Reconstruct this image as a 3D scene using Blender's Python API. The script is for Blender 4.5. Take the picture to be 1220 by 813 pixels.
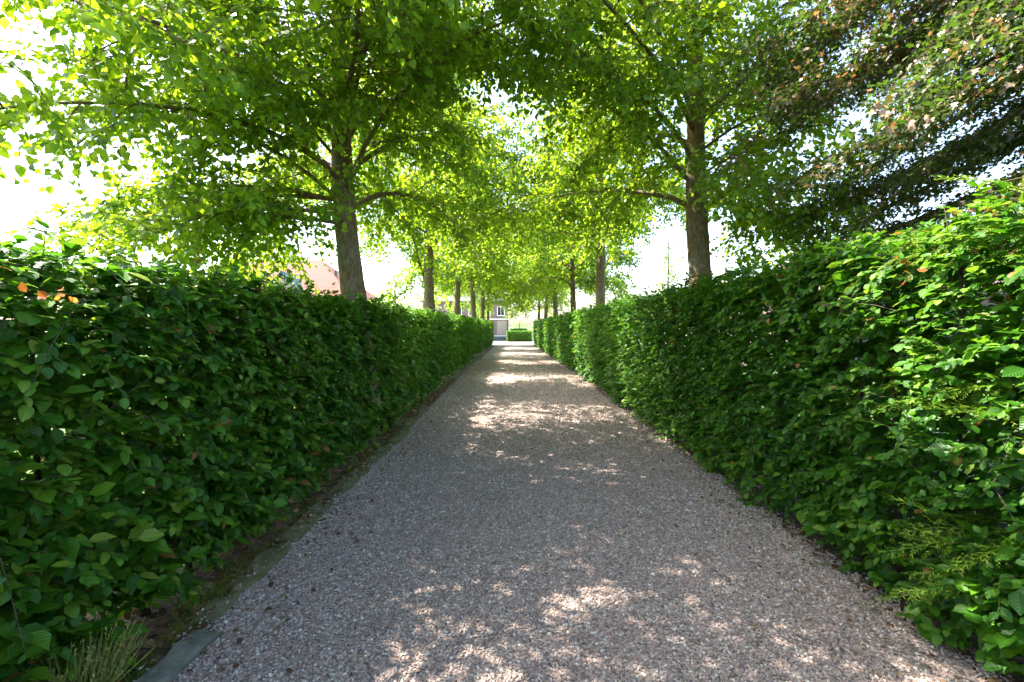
import bpy, math, random
import numpy as np

# ------------------------------------------------------------------ scene, camera, light
for o in list(bpy.data.objects):
    bpy.data.objects.remove(o)
SC = bpy.context.scene
COL = SC.collection
rad = math.radians
UP = np.array([0.0, 0.0, 1.0])

cam_d = bpy.data.cameras.new('camera')
cam_d.sensor_width = 36
cam_d.lens = 16.5
cam_d.clip_start = 0.05
cam_d.clip_end = 2000
cam = bpy.data.objects.new('camera', cam_d)
COL.objects.link(cam)
cam.location = (0, 0, 1.6)
cam.rotation_euler = (rad(90 - 1.9), 0, 0)
SC.camera = cam

SUN_EL, SUN_AZ = 57.0, -67.0          # azimuth measured clockwise from +Y (ahead)
w = bpy.data.worlds.new('World')
SC.world = w
w.use_nodes = True
nt = w.node_tree
bg = nt.nodes['Background']
sky = nt.nodes.new('ShaderNodeTexSky')
sky.sky_type = 'NISHITA'
sky.sun_disc = False
sky.sun_elevation = rad(SUN_EL)
sky.sun_rotation = rad(SUN_AZ)
sky.air_density = 1.0
sky.dust_density = 3.0
nt.links.new(sky.outputs[0], bg.inputs[0])
bg.inputs[1].default_value = 0.15

sd = bpy.data.lights.new('sun', 'SUN')
sd.energy = 4.6
sd.angle = rad(0.5)
sd.color = (1.0, 0.93, 0.82)
sun = bpy.data.objects.new('sun', sd)
COL.objects.link(sun)
import mathutils
sv = mathutils.Vector((math.sin(rad(SUN_AZ)) * math.cos(rad(SUN_EL)), math.cos(rad(SUN_AZ)) * math.cos(rad(SUN_EL)), math.sin(rad(SUN_EL))))
sun.rotation_euler = sv.to_track_quat('Z', 'Y').to_euler()
sun.location = (0, 0, 30)

SC.view_settings.view_transform = 'Standard'
SC.view_settings.look = 'None'
SC.view_settings.exposure = 2.6
SC.view_settings.gamma = 1
SC.view_settings.use_curve_mapping = False
SC.render.engine = 'CYCLES'
cy = SC.cycles
cy.max_bounces = 12
cy.diffuse_bounces = 8
cy.glossy_bounces = 2
cy.transmission_bounces = 8
cy.transparent_max_bounces = 4
cy.caustics_reflective = False
cy.caustics_refractive = False
cy.sample_clamp_indirect = 6
cy.use_denoising = True

# ------------------------------------------------------------------ helpers
def link(o, parent=None):
    COL.objects.link(o)
    if parent is not None:
        o.parent = parent
    return o

def tag(o, label, cat, group=None, kind=None):
    if label: o['label'] = label
    if cat: o['category'] = cat
    if group: o['group'] = group
    if kind: o['kind'] = kind
    return o

def thing(name, label, cat, loc=(0, 0, 0), rotz=0, group=None):
    o = bpy.data.objects.new(name, None)
    o.empty_display_size = 0.2
    o.location = loc
    o.rotation_euler = (0, 0, rotz)
    link(o)
    return tag(o, label, cat, group)

def raw_mesh(name, V, loops, sizes, smooth=False, attrs=None):
    me = bpy.data.meshes.new(name)
    V = np.ascontiguousarray(V, dtype=np.float32)
    me.vertices.add(len(V)); me.vertices.foreach_set('co', V.ravel())
    me.loops.add(len(loops)); me.loops.foreach_set('vertex_index', np.asarray(loops, dtype=np.int32))
    sizes = np.asarray(sizes, dtype=np.int32)
    starts = np.concatenate([[0], np.cumsum(sizes)[:-1]]).astype(np.int32)
    me.polygons.add(len(sizes)); me.polygons.foreach_set('loop_start', starts)
    me.polygons.foreach_set('use_smooth', np.full(len(sizes), smooth))
    for k, (typ, arr) in (attrs or {}).items():
        a = me.attributes.new(k, typ, 'POINT')
        a.data.foreach_set('value' if typ == 'FLOAT' else 'vector', np.ascontiguousarray(arr, dtype=np.float32).ravel())
    me.update(calc_edges=True)
    return me

def obj(name, me, mat, parent=None, loc=None):
    o = bpy.data.objects.new(name, me)
    for m in (mat if isinstance(mat, (list, tuple)) else [mat]):
        me.materials.append(m)
    if loc is not None: o.location = loc
    return link(o, parent)

class MB:
    """collects polygons of one mesh"""
    def __init__(s): s.V = []; s.L = []; s.S = []; s.n = 0
    def add(s, V, faces):
        V = np.asarray(V, float)
        for f in faces:
            s.L.extend([i + s.n for i in f]); s.S.append(len(f))
        s.V.append(V); s.n += len(V)
    def box(s, a, b, rot=0, jit=0, rng=None):
        x0, y0, z0 = a; x1, y1, z1 = b
        V = np.array([[x0,y0,z0],[x1,y0,z0],[x1,y1,z0],[x0,y1,z0],[x0,y0,z1],[x1,y0,z1],[x1,y1,z1],[x0,y1,z1]], float)
        if jit: V += rng.normal(0, jit, V.shape)
        s.add(V, [(0,3,2,1),(4,5,6,7),(0,1,5,4),(1,2,6,5),(2,3,7,6),(3,0,4,7)])
    def tube(s, P, R, k=6, cap=True, rng=None, rough=0):
        P = np.asarray(P, float); n = len(P)
        T = np.gradient(P, axis=0); T /= np.linalg.norm(T, axis=1)[:, None] + 1e-9
        ref = np.array([1.0, 0, 0]) if abs(T[0, 0]) < .8 else np.array([0, 1.0, 0])
        A = np.cross(T, ref); A /= np.linalg.norm(A, axis=1)[:, None] + 1e-9
        B = np.cross(T, A)
        th = np.linspace(0, 2 * math.pi, k, endpoint=False)
        R = np.broadcast_to(np.asarray(R, float), (n,))
        rr = np.repeat(R[:, None], k, 1)
        if rng is not None and rough:
            rr = rr * (1 + rng.normal(0, rough, k)[None, :] * .6 + rng.normal(0, rough, rr.shape) * .5)
        V = P[:, None, :] + rr[..., None] * (np.cos(th)[None, :, None] * A[:, None, :] + np.sin(th)[None, :, None] * B[:, None, :])
        F = []
        for i in range(n - 1):
            for j in range(k):
                j2 = (j + 1) % k
                F.append((i*k+j, i*k+j2, (i+1)*k+j2, (i+1)*k+j))
        if cap:
            F.append(tuple(range(k))[::-1]); F.append(tuple((n-1)*k + j for j in range(k)))
        s.add(V.reshape(-1, 3), F)
    def build(s, name, mat, parent=None, smooth=False, loc=None):
        me = raw_mesh(name, np.concatenate(s.V), s.L, s.S, smooth)
        return obj(name, me, mat, parent, loc)

# leaf templates: (u along, v across, w up), faces
def leaf_tpl(kind):
    if kind == 'fine':        # beech / hornbeam, folded with midrib and wavy margin
        e = [(.05, .15), (.17, .29), (.32, .385), (.48, .41), (.64, .36), (.80, .27), (.93, .14)]
        n = len(e); V = [(0, 0, 0)]
        for (u, v) in e: V.append((u, 0, .03 - .16*u*u))
        for sgn in (1, -1):
            for k, (u, v) in enumerate(e): V.append((u + (.012 if k % 2 else -.012), sgn*v*(1.05 if k % 2 else .96), .03 - .16*u*u + .13*v + (.022 if (k + (sgn > 0)) % 2 else -.015)))
        V.append((1, 0, -.14)); tip = len(V) - 1
        F = []
        for b, flip in ((n+1, 0), (2*n+1, 1)):
            q = [(0, 1, b)] + [(i+1, i+2, b+i+1, b+i) for i in range(n-1)] + [(n, tip, b+n-1)]
            F += [f[::-1] if flip else f for f in q]
        return np.array(V), F
    if kind == 'ovate':
        V = [(0,0,0),(.28,.33,.05),(.62,.36,.02),(1,0,-.12),(.62,-.36,.02),(.28,-.33,.05)]
        return np.array(V), [(0,3,2,1),(0,5,4,3)]
    if kind == 'heart':       # lime
        V = [(0.06,0,0),(0,.24,.03),(.22,.46,.05),(.58,.36,.0),(1,0,-.16),(.58,-.36,.0),(.22,-.46,.05),(0,-.24,.03)]
        return np.array(V), [(0,4,3,2,1),(0,7,6,5,4)]
    if kind == 'lobed':       # maple
        V = [(0,0,0),(.1,.5,.03),(.38,.28,.02),(.6,.62,.0),(.66,.24,.0),(1,0,-.1),(.66,-.24,.0),(.6,-.62,.0),(.38,-.28,.02),(.1,-.5,.03)]
        return np.array(V), [(0,2,1),(0,4,3,2),(0,5,4),(0,6,5),(0,8,7,6),(0,9,8)]
    if kind == 'blade':
        V = [(0,-.03,0),(0,.03,0),(.5,.028,.03),(.5,-.028,.03),(1,0,-.05)]
        return np.array(V), [(0,1,2,3),(3,2,4)]
    if kind == 'scale':
        V = [(0,-.12,0),(0,.12,0),(.55,.16,.04),(.55,-.16,.04),(1,0,0)]
        return np.array(V), [(0,1,2,3),(3,2,4)]

def leaves_mesh(name, P, D, N, S, kind, rng, rnd=None, width=1.0):
    """P roots, D tip directions, N blade normals, S lengths"""
    tV, tF = leaf_tpl(kind)
    D = D / (np.linalg.norm(D, axis=1)[:, None] + 1e-9)
    X = np.cross(N, D); X /= np.linalg.norm(X, axis=1)[:, None] + 1e-9
    Z = np.cross(D, X)
    n, k = len(P), len(tV)
    wv = (np.asarray(width) * (0.85 + .3 * rng.random(n)))[:, None]
    cur = (0.3 + 1.8 * rng.random(n))[:, None]
    V = (P[:, None, :] + S[:, None, None] * (tV[None, :, 0, None] * D[:, None, :]
         + (tV[None, :, 1] * wv)[..., None] * X[:, None, :] + (tV[None, :, 2] * cur)[..., None] * Z[:, None, :]))
    base = np.concatenate([np.array(f) for f in tF]); sz = np.array([len(f) for f in tF])
    loops = (base[None, :] + (np.arange(n) * k)[:, None]).ravel()
    sizes = np.tile(sz, n)
    r = rng.random(n) if rnd is None else rnd
    luv = np.zeros((n, k, 3)); luv[:, :, 0] = tV[None, :, 0]; luv[:, :, 1] = tV[None, :, 1]; luv[:, :, 2] = r[:, None] * 10
    return raw_mesh(name, V.reshape(-1, 3), loops, sizes, True,
                    {'rnd': ('FLOAT', np.repeat(r, k)), 'luv': ('FLOAT_VECTOR', luv.reshape(-1, 3))})

# ------------------------------------------------------------------ materials
def new_mat(name):
    m = bpy.data.materials.new(name); m.use_nodes = True
    t = m.node_tree; t.nodes.clear()
    return m, t, t.nodes, t.links

def ramp(nodes, stops, interp='LINEAR'):
    r = nodes.new('ShaderNodeValToRGB'); cr = r.color_ramp; cr.interpolation = interp
    while len(cr.elements) < len(stops): cr.elements.new(.5)
    for e, (p, c) in zip(cr.elements, stops):
        e.position = p; e.color = (*c, 1)
    return r

def leaf_mat(name, stops, tstops, trans=.5, rough=.38, spec=.5, veins=True):
    m, t, N, L = new_mat(name)
    out = N.new('ShaderNodeOutputMaterial'); mix = N.new('ShaderNodeMixShader'); mix.inputs[0].default_value = trans
    p = N.new('ShaderNodeBsdfPrincipled'); tr = N.new('ShaderNodeBsdfTranslucent')
    p.inputs['Roughness'].default_value = rough; p.inputs['Specular IOR Level'].default_value = spec
    at = N.new('ShaderNodeAttribute'); at.attribute_name = 'rnd'
    r1 = ramp(N, stops); r2 = ramp(N, tstops)
    L.new(at.outputs['Fac'], r1.inputs[0]); L.new(at.outputs['Fac'], r2.inputs[0])
    c1, c2 = r1.outputs[0], r2.outputs[0]
    # faint blotches that belong to the blade
    if veins:
        lu = N.new('ShaderNodeAttribute'); lu.attribute_name = 'luv'
        sp = N.new('ShaderNodeSeparateXYZ'); L.new(lu.outputs['Vector'], sp.inputs[0])
        ab = N.new('ShaderNodeMath'); ab.operation = 'ABSOLUTE'; L.new(sp.outputs[1], ab.inputs[0])
        mad = N.new('ShaderNodeMath'); mad.operation = 'MULTIPLY_ADD'; mad.inputs[1].default_value = -.9
        L.new(ab.outputs[0], mad.inputs[0]); L.new(sp.outputs[0], mad.inputs[2])
        ml = N.new('ShaderNodeMath'); ml.operation = 'MULTIPLY'; ml.inputs[1].default_value = 50.0; L.new(mad.outputs[0], ml.inputs[0])
        si = N.new('ShaderNodeMath'); si.operation = 'SINE'; L.new(ml.outputs[0], si.inputs[0])
        mr = N.new('ShaderNodeMapRange'); mr.inputs[1].default_value = .55; mr.inputs[2].default_value = 1.0
        mr.inputs[3].default_value = 1.0; mr.inputs[4].default_value = 1.35; L.new(si.outputs[0], mr.inputs[0])
        rib = N.new('ShaderNodeMapRange'); rib.inputs[1].default_value = 0.0; rib.inputs[2].default_value = .04
        rib.inputs[3].default_value = 1.5; rib.inputs[4].default_value = 1.0; L.new(ab.outputs[0], rib.inputs[0])
        mm = N.new('ShaderNodeMath'); mm.operation = 'MULTIPLY'; L.new(mr.outputs[0], mm.inputs[0]); L.new(rib.outputs[0], mm.inputs[1])
        vm = N.new('ShaderNodeVectorMath'); vm.operation = 'SCALE'; L.new(c1, vm.inputs[0]); L.new(mm.outputs[0], vm.inputs['Scale'])
        c1 = vm.outputs[0]
        bp = N.new('ShaderNodeBump'); bp.inputs['Strength'].default_value = .35; bp.inputs['Distance'].default_value = .002
        L.new(si.outputs[0], bp.inputs['Height']); L.new(bp.outputs[0], p.inputs['Normal'])
    L.new(c1, p.inputs['Base Color']); L.new(c2, tr.inputs['Color'])
    L.new(p.outputs[0], mix.inputs[1]); L.new(tr.outputs[0], mix.inputs[2]); L.new(mix.outputs[0], out.inputs[0])
    return m

def noise_mat(name, c1, c2, scale=5, rough=.85, bump=.3, dist=.01, detail=6, stretch=(1, 1, 1), c3=None, spec=.3, coord='Object'):
    m, t, N, L = new_mat(name)
    out = N.new('ShaderNodeOutputMaterial'); p = N.new('ShaderNodeBsdfPrincipled')
    p.inputs['Roughness'].default_value = rough; p.inputs['Specular IOR Level'].default_value = spec
    tc = N.new('ShaderNodeTexCoord'); mp = N.new('ShaderNodeMapping'); mp.inputs['Scale'].default_value = stretch
    L.new(tc.outputs[coord], mp.inputs[0])
    n = N.new('ShaderNodeTexNoise'); n.inputs['Scale'].default_value = scale; n.inputs['Detail'].default_value = detail
    n.inputs['Roughness'].default_value = .65
    L.new(mp.outputs[0], n.inputs['Vector'])
    st = [(.32, c1), (.68, c2)] if c3 is None else [(.3, c1), (.52, c2), (.72, c3)]
    r = ramp(N, st); L.new(n.outputs[0], r.inputs[0]); L.new(r.outputs[0], p.inputs['Base Color'])
    if bump:
        b = N.new('ShaderNodeBump'); b.inputs['Strength'].default_value = bump; b.inputs['Distance'].default_value = dist
        L.new(n.outputs[0], b.inputs['Height']); L.new(b.outputs[0], p.inputs['Normal'])
    L.new(p.outputs[0], out.inputs[0])
    return m

def flat_mat(name, c, rough=.6, spec=.4, metal=0):
    return noise_mat(name, tuple(v * .85 for v in c), tuple(min(1, v * 1.1) for v in c), scale=9, rough=rough, bump=.1, dist=.003, spec=spec)

def bark_mat():
    m, t, N, L = new_mat('bark')
    out = N.new('ShaderNodeOutputMaterial'); p = N.new('ShaderNodeBsdfPrincipled')
    p.inputs['Roughness'].default_value = .9; p.inputs['Specular IOR Level'].default_value = .2
    tc = N.new('ShaderNodeTexCoord')
    mp = N.new('ShaderNodeMapping'); mp.inputs['Scale'].default_value = (1, 1, .36); L.new(tc.outputs['Object'], mp.inputs[0])
    fine = N.new('ShaderNodeTexNoise'); fine.inputs['Scale'].default_value = 34; fine.inputs['Detail'].default_value = 8; fine.inputs['Roughness'].default_value = .7
    L.new(mp.outputs[0], fine.inputs['Vector'])
    big = N.new('ShaderNodeTexNoise'); big.inputs['Scale'].default_value = 3.2; big.inputs['Detail'].default_value = 4
    L.new(tc.outputs['Object'], big.inputs['Vector'])
    r1 = ramp(N, [(.34, (.03, .02, .012)), (.48, (.15, .105, .06)), (.68, (.36, .29, .19))]); L.new(fine.outputs[0], r1.inputs[0])
    r2 = ramp(N, [(.35, (.23, .12, .045)), (.5, (.17, .125, .06)), (.62, (.24, .21, .15)), (.72, (.09, .10, .035))]); L.new(big.outputs[0], r2.inputs[0])
    mx = N.new('ShaderNodeMix'); mx.data_type = 'RGBA'; mx.inputs[0].default_value = .45
    L.new(r1.outputs[0], mx.inputs[6]); L.new(r2.outputs[0], mx.inputs[7]); L.new(mx.outputs[2], p.inputs['Base Color'])
    b = N.new('ShaderNodeBump'); b.inputs['Strength'].default_value = .8; b.inputs['Distance'].default_value = .02
    L.new(fine.outputs[0], b.inputs['Height']); L.new(b.outputs[0], p.inputs['Normal'])
    L.new(p.outputs[0], out.inputs[0])
    return m

def path_mat():
    m, t, N, L = new_mat('gravel_surface')
    out = N.new('ShaderNodeOutputMaterial'); p = N.new('ShaderNodeBsdfPrincipled')
    p.inputs['Roughness'].default_value = .85; p.inputs['Specular IOR Level'].default_value = .3
    tc = N.new('ShaderNodeTexCoord')
    v = N.new('ShaderNodeTexVoronoi'); v.inputs['Scale'].default_value = 62; L.new(tc.outputs['Object'], v.inputs['Vector'])
    sp = N.new('ShaderNodeSeparateColor'); L.new(v.outputs['Color'], sp.inputs[0])
    r = ramp(N, GRAVEL); L.new(sp.outputs[0], r.inputs[0])
    # brown debris, drifting along the sides and the far part
    n = N.new('ShaderNodeTexNoise'); n.inputs['Scale'].default_value = 1.1; n.inputs['Detail'].default_value = 8; L.new(tc.outputs['Object'], n.inputs['Vector'])
    xyz = N.new('ShaderNodeSeparateXYZ'); L.new(tc.outputs['Object'], xyz.inputs[0])
    s1 = N.new('ShaderNodeMath'); s1.operation = 'SUBTRACT'; s1.inputs[1].default_value = .25; L.new(xyz.outputs[0], s1.inputs[0])
    ab = N.new('ShaderNodeMath'); ab.operation = 'ABSOLUTE'; L.new(s1.outputs[0], ab.inputs[0])
    e1 = N.new('ShaderNodeMapRange'); e1.inputs[1].default_value = 1.0; e1.inputs[2].default_value = 2.0; e1.inputs[3].default_value = -.12; e1.inputs[4].default_value = .32
    L.new(ab.outputs[0], e1.inputs[0])
    e2 = N.new('ShaderNodeMapRange'); e2.inputs[1].default_value = 5; e2.inputs[2].default_value = 16; e2.inputs[3].default_value = -.1; e2.inputs[4].default_value = .12
    L.new(xyz.outputs[1], e2.inputs[0])
    a1 = N.new('ShaderNodeMath'); L.new(n.outputs[0], a1.inputs[0]); L.new(e1.outputs[0], a1.inputs[1])
    a2 = N.new('ShaderNodeMath'); L.new(a1.outputs[0], a2.inputs[0]); L.new(e2.outputs[0], a2.inputs[1])
    f = N.new('ShaderNodeMapRange'); f.inputs[1].default_value = .45; f.inputs[2].default_value = .8; f.inputs[4].default_value = .45; L.new(a2.outputs[0], f.inputs[0])
    mx = N.new('ShaderNodeMix'); mx.data_type = 'RGBA'; L.new(f.outputs[0], mx.inputs[0]); L.new(r.outputs[0], mx.inputs[6]); mx.inputs[7].default_value = (.17, .125, .07, 1)
    L.new(mx.outputs[2], p.inputs['Base Color'])
    b = N.new('ShaderNodeBump'); b.invert = True; b.inputs['Strength'].default_value = .9; b.inputs['Distance'].default_value = .01
    L.new(v.outputs['Distance'], b.inputs['Height']); L.new(b.outputs[0], p.inputs['Normal'])
    L.new(p.outputs[0], out.inputs[0])
    return m

def stone_mat(name, stops):
    m, t, N, L = new_mat(name)
    out = N.new('ShaderNodeOutputMaterial'); p = N.new('ShaderNodeBsdfPrincipled')
    p.inputs['Roughness'].default_value = .8; p.inputs['Specular IOR Level'].default_value = .35
    at = N.new('ShaderNodeAttribute'); at.attribute_name = 'rnd'
    r = ramp(N, stops); L.new(at.outputs['Fac'], r.inputs[0])
    tc = N.new('ShaderNodeTexCoord'); n = N.new('ShaderNodeTexNoise'); n.inputs['Scale'].default_value = 150; L.new(tc.outputs['Object'], n.inputs['Vector'])
    mr = N.new('ShaderNodeMapRange'); mr.inputs[3].default_value = .65; mr.inputs[4].default_value = 1.35; L.new(n.outputs[0], mr.inputs[0])
    vm = N.new('ShaderNodeVectorMath'); vm.operation = 'SCALE'; L.new(r.outputs[0], vm.inputs[0]); L.new(mr.outputs[0], vm.inputs['Scale'])
    L.new(vm.outputs[0], p.inputs['Base Color']); L.new(p.outputs[0], out.inputs[0])
    return m

def brick_mat(name, c1, c2, mortar, bw=.22, bh=.075, axes='XZ', gap=.012, offs=.5, bump=.5):
    m, t, N, L = new_mat(name)
    out = N.new('ShaderNodeOutputMaterial'); p = N.new('ShaderNodeBsdfPrincipled'); p.inputs['Roughness'].default_value = .85
    tc = N.new('ShaderNodeTexCoord'); sp = N.new('ShaderNodeSeparateXYZ'); cb = N.new('ShaderNodeCombineXYZ')
    L.new(tc.outputs['Object'], sp.inputs[0])
    ad = N.new('ShaderNodeMath'); L.new(sp.outputs[0], ad.inputs[0]); L.new(sp.outputs[1], ad.inputs[1])
    L.new(ad.outputs[0] if axes == 'XZ' else sp.outputs[0], cb.inputs[0]); L.new(sp.outputs[2] if axes == 'XZ' else sp.outputs[1], cb.inputs[1])
    b = N.new('ShaderNodeTexBrick'); b.inputs['Scale'].default_value = 1; b.inputs['Brick Width'].default_value = bw; b.inputs['Row Height'].default_value = bh
    b.inputs['Mortar Size'].default_value = gap; b.offset = offs
    b.inputs['Color1'].default_value = (*c1, 1); b.inputs['Color2'].default_value = (*c2, 1); b.inputs['Mortar'].default_value = (*mortar, 1)
    L.new(cb.outputs[0], b.inputs['Vector']); L.new(b.outputs[0], p.inputs['Base Color'])
    bm = N.new('ShaderNodeBump'); bm.invert = True; bm.inputs['Strength'].default_value = bump; bm.inputs['Distance'].default_value = .01
    L.new(b.outputs['Fac'], bm.inputs['Height']); L.new(bm.outputs[0], p.inputs['Normal']); L.new(p.outputs[0], out.inputs[0])
    return m

GRAVEL = [(0, (.13, .10, .085)), (.12, (.22, .17, .15)), (.38, (.30, .23, .205)), (.58, (.34, .27, .24)), (.76, (.38, .26, .21)), (.9, (.44, .39, .35)), (1, (.62, .57, .51))]
M = {}
M['bark'] = bark_mat()
M['twig'] = noise_mat('twig_bark', (.035, .025, .015), (.10, .075, .045), scale=30, bump=.3, dist=.003)
M['hedge_leaf'] = leaf_mat('hedge_leaf',
    [(0, (.010, .048, .004)), (.4, (.026, .100, .006)), (.75, (.060, .165, .008)), (.93, (.11, .23, .014)), (.975, (.16, .24, .03)), (1, (.22, .11, .03))],
    [(0, (.07, .25, .008)), (.5, (.14, .40, .012)), (.95, (.32, .52, .03)), (1, (.4, .2, .03))], trans=.30, rough=.40, spec=.38)
M['lime_leaf'] = leaf_mat('lime_leaf',
    [(0, (.030, .095, .007)), (.5, (.058, .16, .010)), (.85, (.090, .22, .015)), (1, (.16, .28, .035))],
    [(0, (.20, .38, .008)), (.5, (.38, .57, .013)), (1, (.62, .75, .045))], trans=.52, rough=.42, spec=.4, veins=False)
M['pale_leaf'] = leaf_mat('pale_leaf',
    [(0, (.07, .15, .02)), (1, (.17, .26, .06))], [(0, (.30, .48, .06)), (1, (.5, .62, .14))], trans=.5, veins=False)
M['maple_leaf'] = leaf_mat('maple_leaf',
    [(0, (.028, .042, .008)), (.45, (.055, .070, .012)), (.62, (.09, .10, .03)), (.75, (.30, .15, .08)), (1, (.62, .44, .34))],
    [(0, (.06, .14, .01)), (.65, (.12, .22, .02)), (.8, (.4, .16, .04)), (1, (.5, .3, .15))], trans=.36, rough=.35, spec=.5, veins=False)
M['dead_leaf'] = leaf_mat('dead_leaf',
    [(0, (.05, .03, .015)), (.6, (.13, .08, .04)), (1, (.30, .22, .13))], [(0, (.12, .06, .02)), (1, (.3, .18, .07))], trans=.3, rough=.7, spec=.2)
M['orange_leaf'] = leaf_mat('orange_leaf', [(0, (.25, .06, .012)), (1, (.5, .2, .05))], [(0, (.7, .2, .02)), (1, (.9, .4, .06))], trans=.4, rough=.6, spec=.2)
M['conifer'] = leaf_mat('conifer_leaf', [(0, (.12, .25, .012)), (1, (.30, .42, .04))], [(0, (.2, .4, .02)), (1, (.42, .55, .05))], trans=.4, rough=.5, veins=False)
M['grass'] = leaf_mat('grass_blade', [(0, (.03, .09, .01)), (1, (.13, .22, .03))], [(0, (.1, .25, .01)), (1, (.35, .45, .05))], trans=.35, rough=.5, veins=False)
M['moss'] = leaf_mat('moss_blade', [(0, (.05, .07, .01)), (.6, (.12, .14, .02)), (1, (.24, .16, .05))], [(0, (.1, .2, .01)), (1, (.3, .3, .05))], trans=.3, rough=.8, spec=.1, veins=False)
M['heather'] = leaf_mat('heather_stem', [(0, (.26, .30, .07)), (.6, (.52, .50, .17)), (1, (.62, .54, .27))], [(0, (.2, .2, .05)), (1, (.4, .35, .15))], trans=.25, rough=.8, spec=.1, veins=False)
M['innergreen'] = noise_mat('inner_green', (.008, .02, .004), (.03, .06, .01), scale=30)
M['soil'] = noise_mat('soil', (.025, .018, .012), (.10, .072, .045), scale=16, bump=.9, dist=.03, c3=(.19, .14, .085))
M['lawn'] = noise_mat('lawn', (.02, .05, .008), (.045, .085, .014), scale=9, bump=.5, dist=.03, c3=(.08, .10, .03))
M['path'] = path_mat()
M['forecourt'] = noise_mat('forecourt_gravel', (.42, .38, .34), (.58, .54, .49), scale=60, bump=.3, dist=.01)
M['stone'] = stone_mat('gravel_stone', GRAVEL)
M['slab'] = noise_mat('edging_slab', (.06, .065, .05), (.13, .135, .115), scale=14, bump=.5, dist=.008, c3=(.20, .19, .16))
M['mossy_slab'] = noise_mat('mossy_slab', (.05, .055, .02), (.11, .105, .05), scale=12, bump=.6, dist=.01, c3=(.17, .155, .11))

# ------------------------------------------------------------------ ground
def sheet(name, x0, x1, y0, y1, z, mat, nx=1, ny=1, amp=0, rng=None, wob=0):
    xs = np.linspace(x0, x1, nx + 1); ys = np.linspace(y0, y1, ny + 1)
    X, Y = np.meshgrid(xs, ys)
    Z = np.full_like(X, z)
    if amp: Z = Z + rng.normal(0, amp, X.shape)
    if wob:
        X[:, 0] += rng.normal(0, wob, ny + 1); X[:, -1] += rng.normal(0, wob, ny + 1)
    V = np.stack([X, Y, Z], -1).reshape(-1, 3)
    n1 = nx + 1
    F = [(j*n1+i, j*n1+i+1, (j+1)*n1+i+1, (j+1)*n1+i) for j in range(ny) for i in range(nx)]
    mb = MB(); mb.add(V, F)
    o = mb.build(name, mat)
    o['kind'] = 'structure'
    return o

rg = np.random.default_rng(5)
sheet('ground', -600, 600, -400, 900, -0.004, M['lawn'])
sheet('soil_bed', -2.9, -1.35, -4, 38.5, 0.002, M['soil'], 12, 90, .006, rg)
sheet('soil_bed', 1.8, 3.4, -4, 38.5, 0.001, M['soil'], 12, 90, .004, rg)
def path_x(y):                 # left and right gravel edges
    t = min(max((y - 14) / 24.0, 0), 1)
    return -1.56 + .22 * t, 2.10 - .40 * t
ys = np.arange(-4, 38.6, .25)
V = []; F = []
for i, y in enumerate(ys):
    a, b = path_x(y)
    a += rg.normal(0, .025); b += rg.normal(0, .03)
    for k, x in enumerate(np.linspace(a, b, 9)):
        V.append((x, y, .012 + .012 * math.sin(k / 8 * math.pi)))
for i in range(len(ys) - 1):
    for k in range(8): F.append((i*9+k, i*9+k+1, (i+1)*9+k+1, (i+1)*9+k))
mb = MB(); mb.add(V, F); o = mb.build('path', M['path']); o['kind'] = 'structure'
sheet('forecourt', -14, 14, 38.55, 47, 0.008, M['forecourt'], 10, 10, .003, rg)

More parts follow.
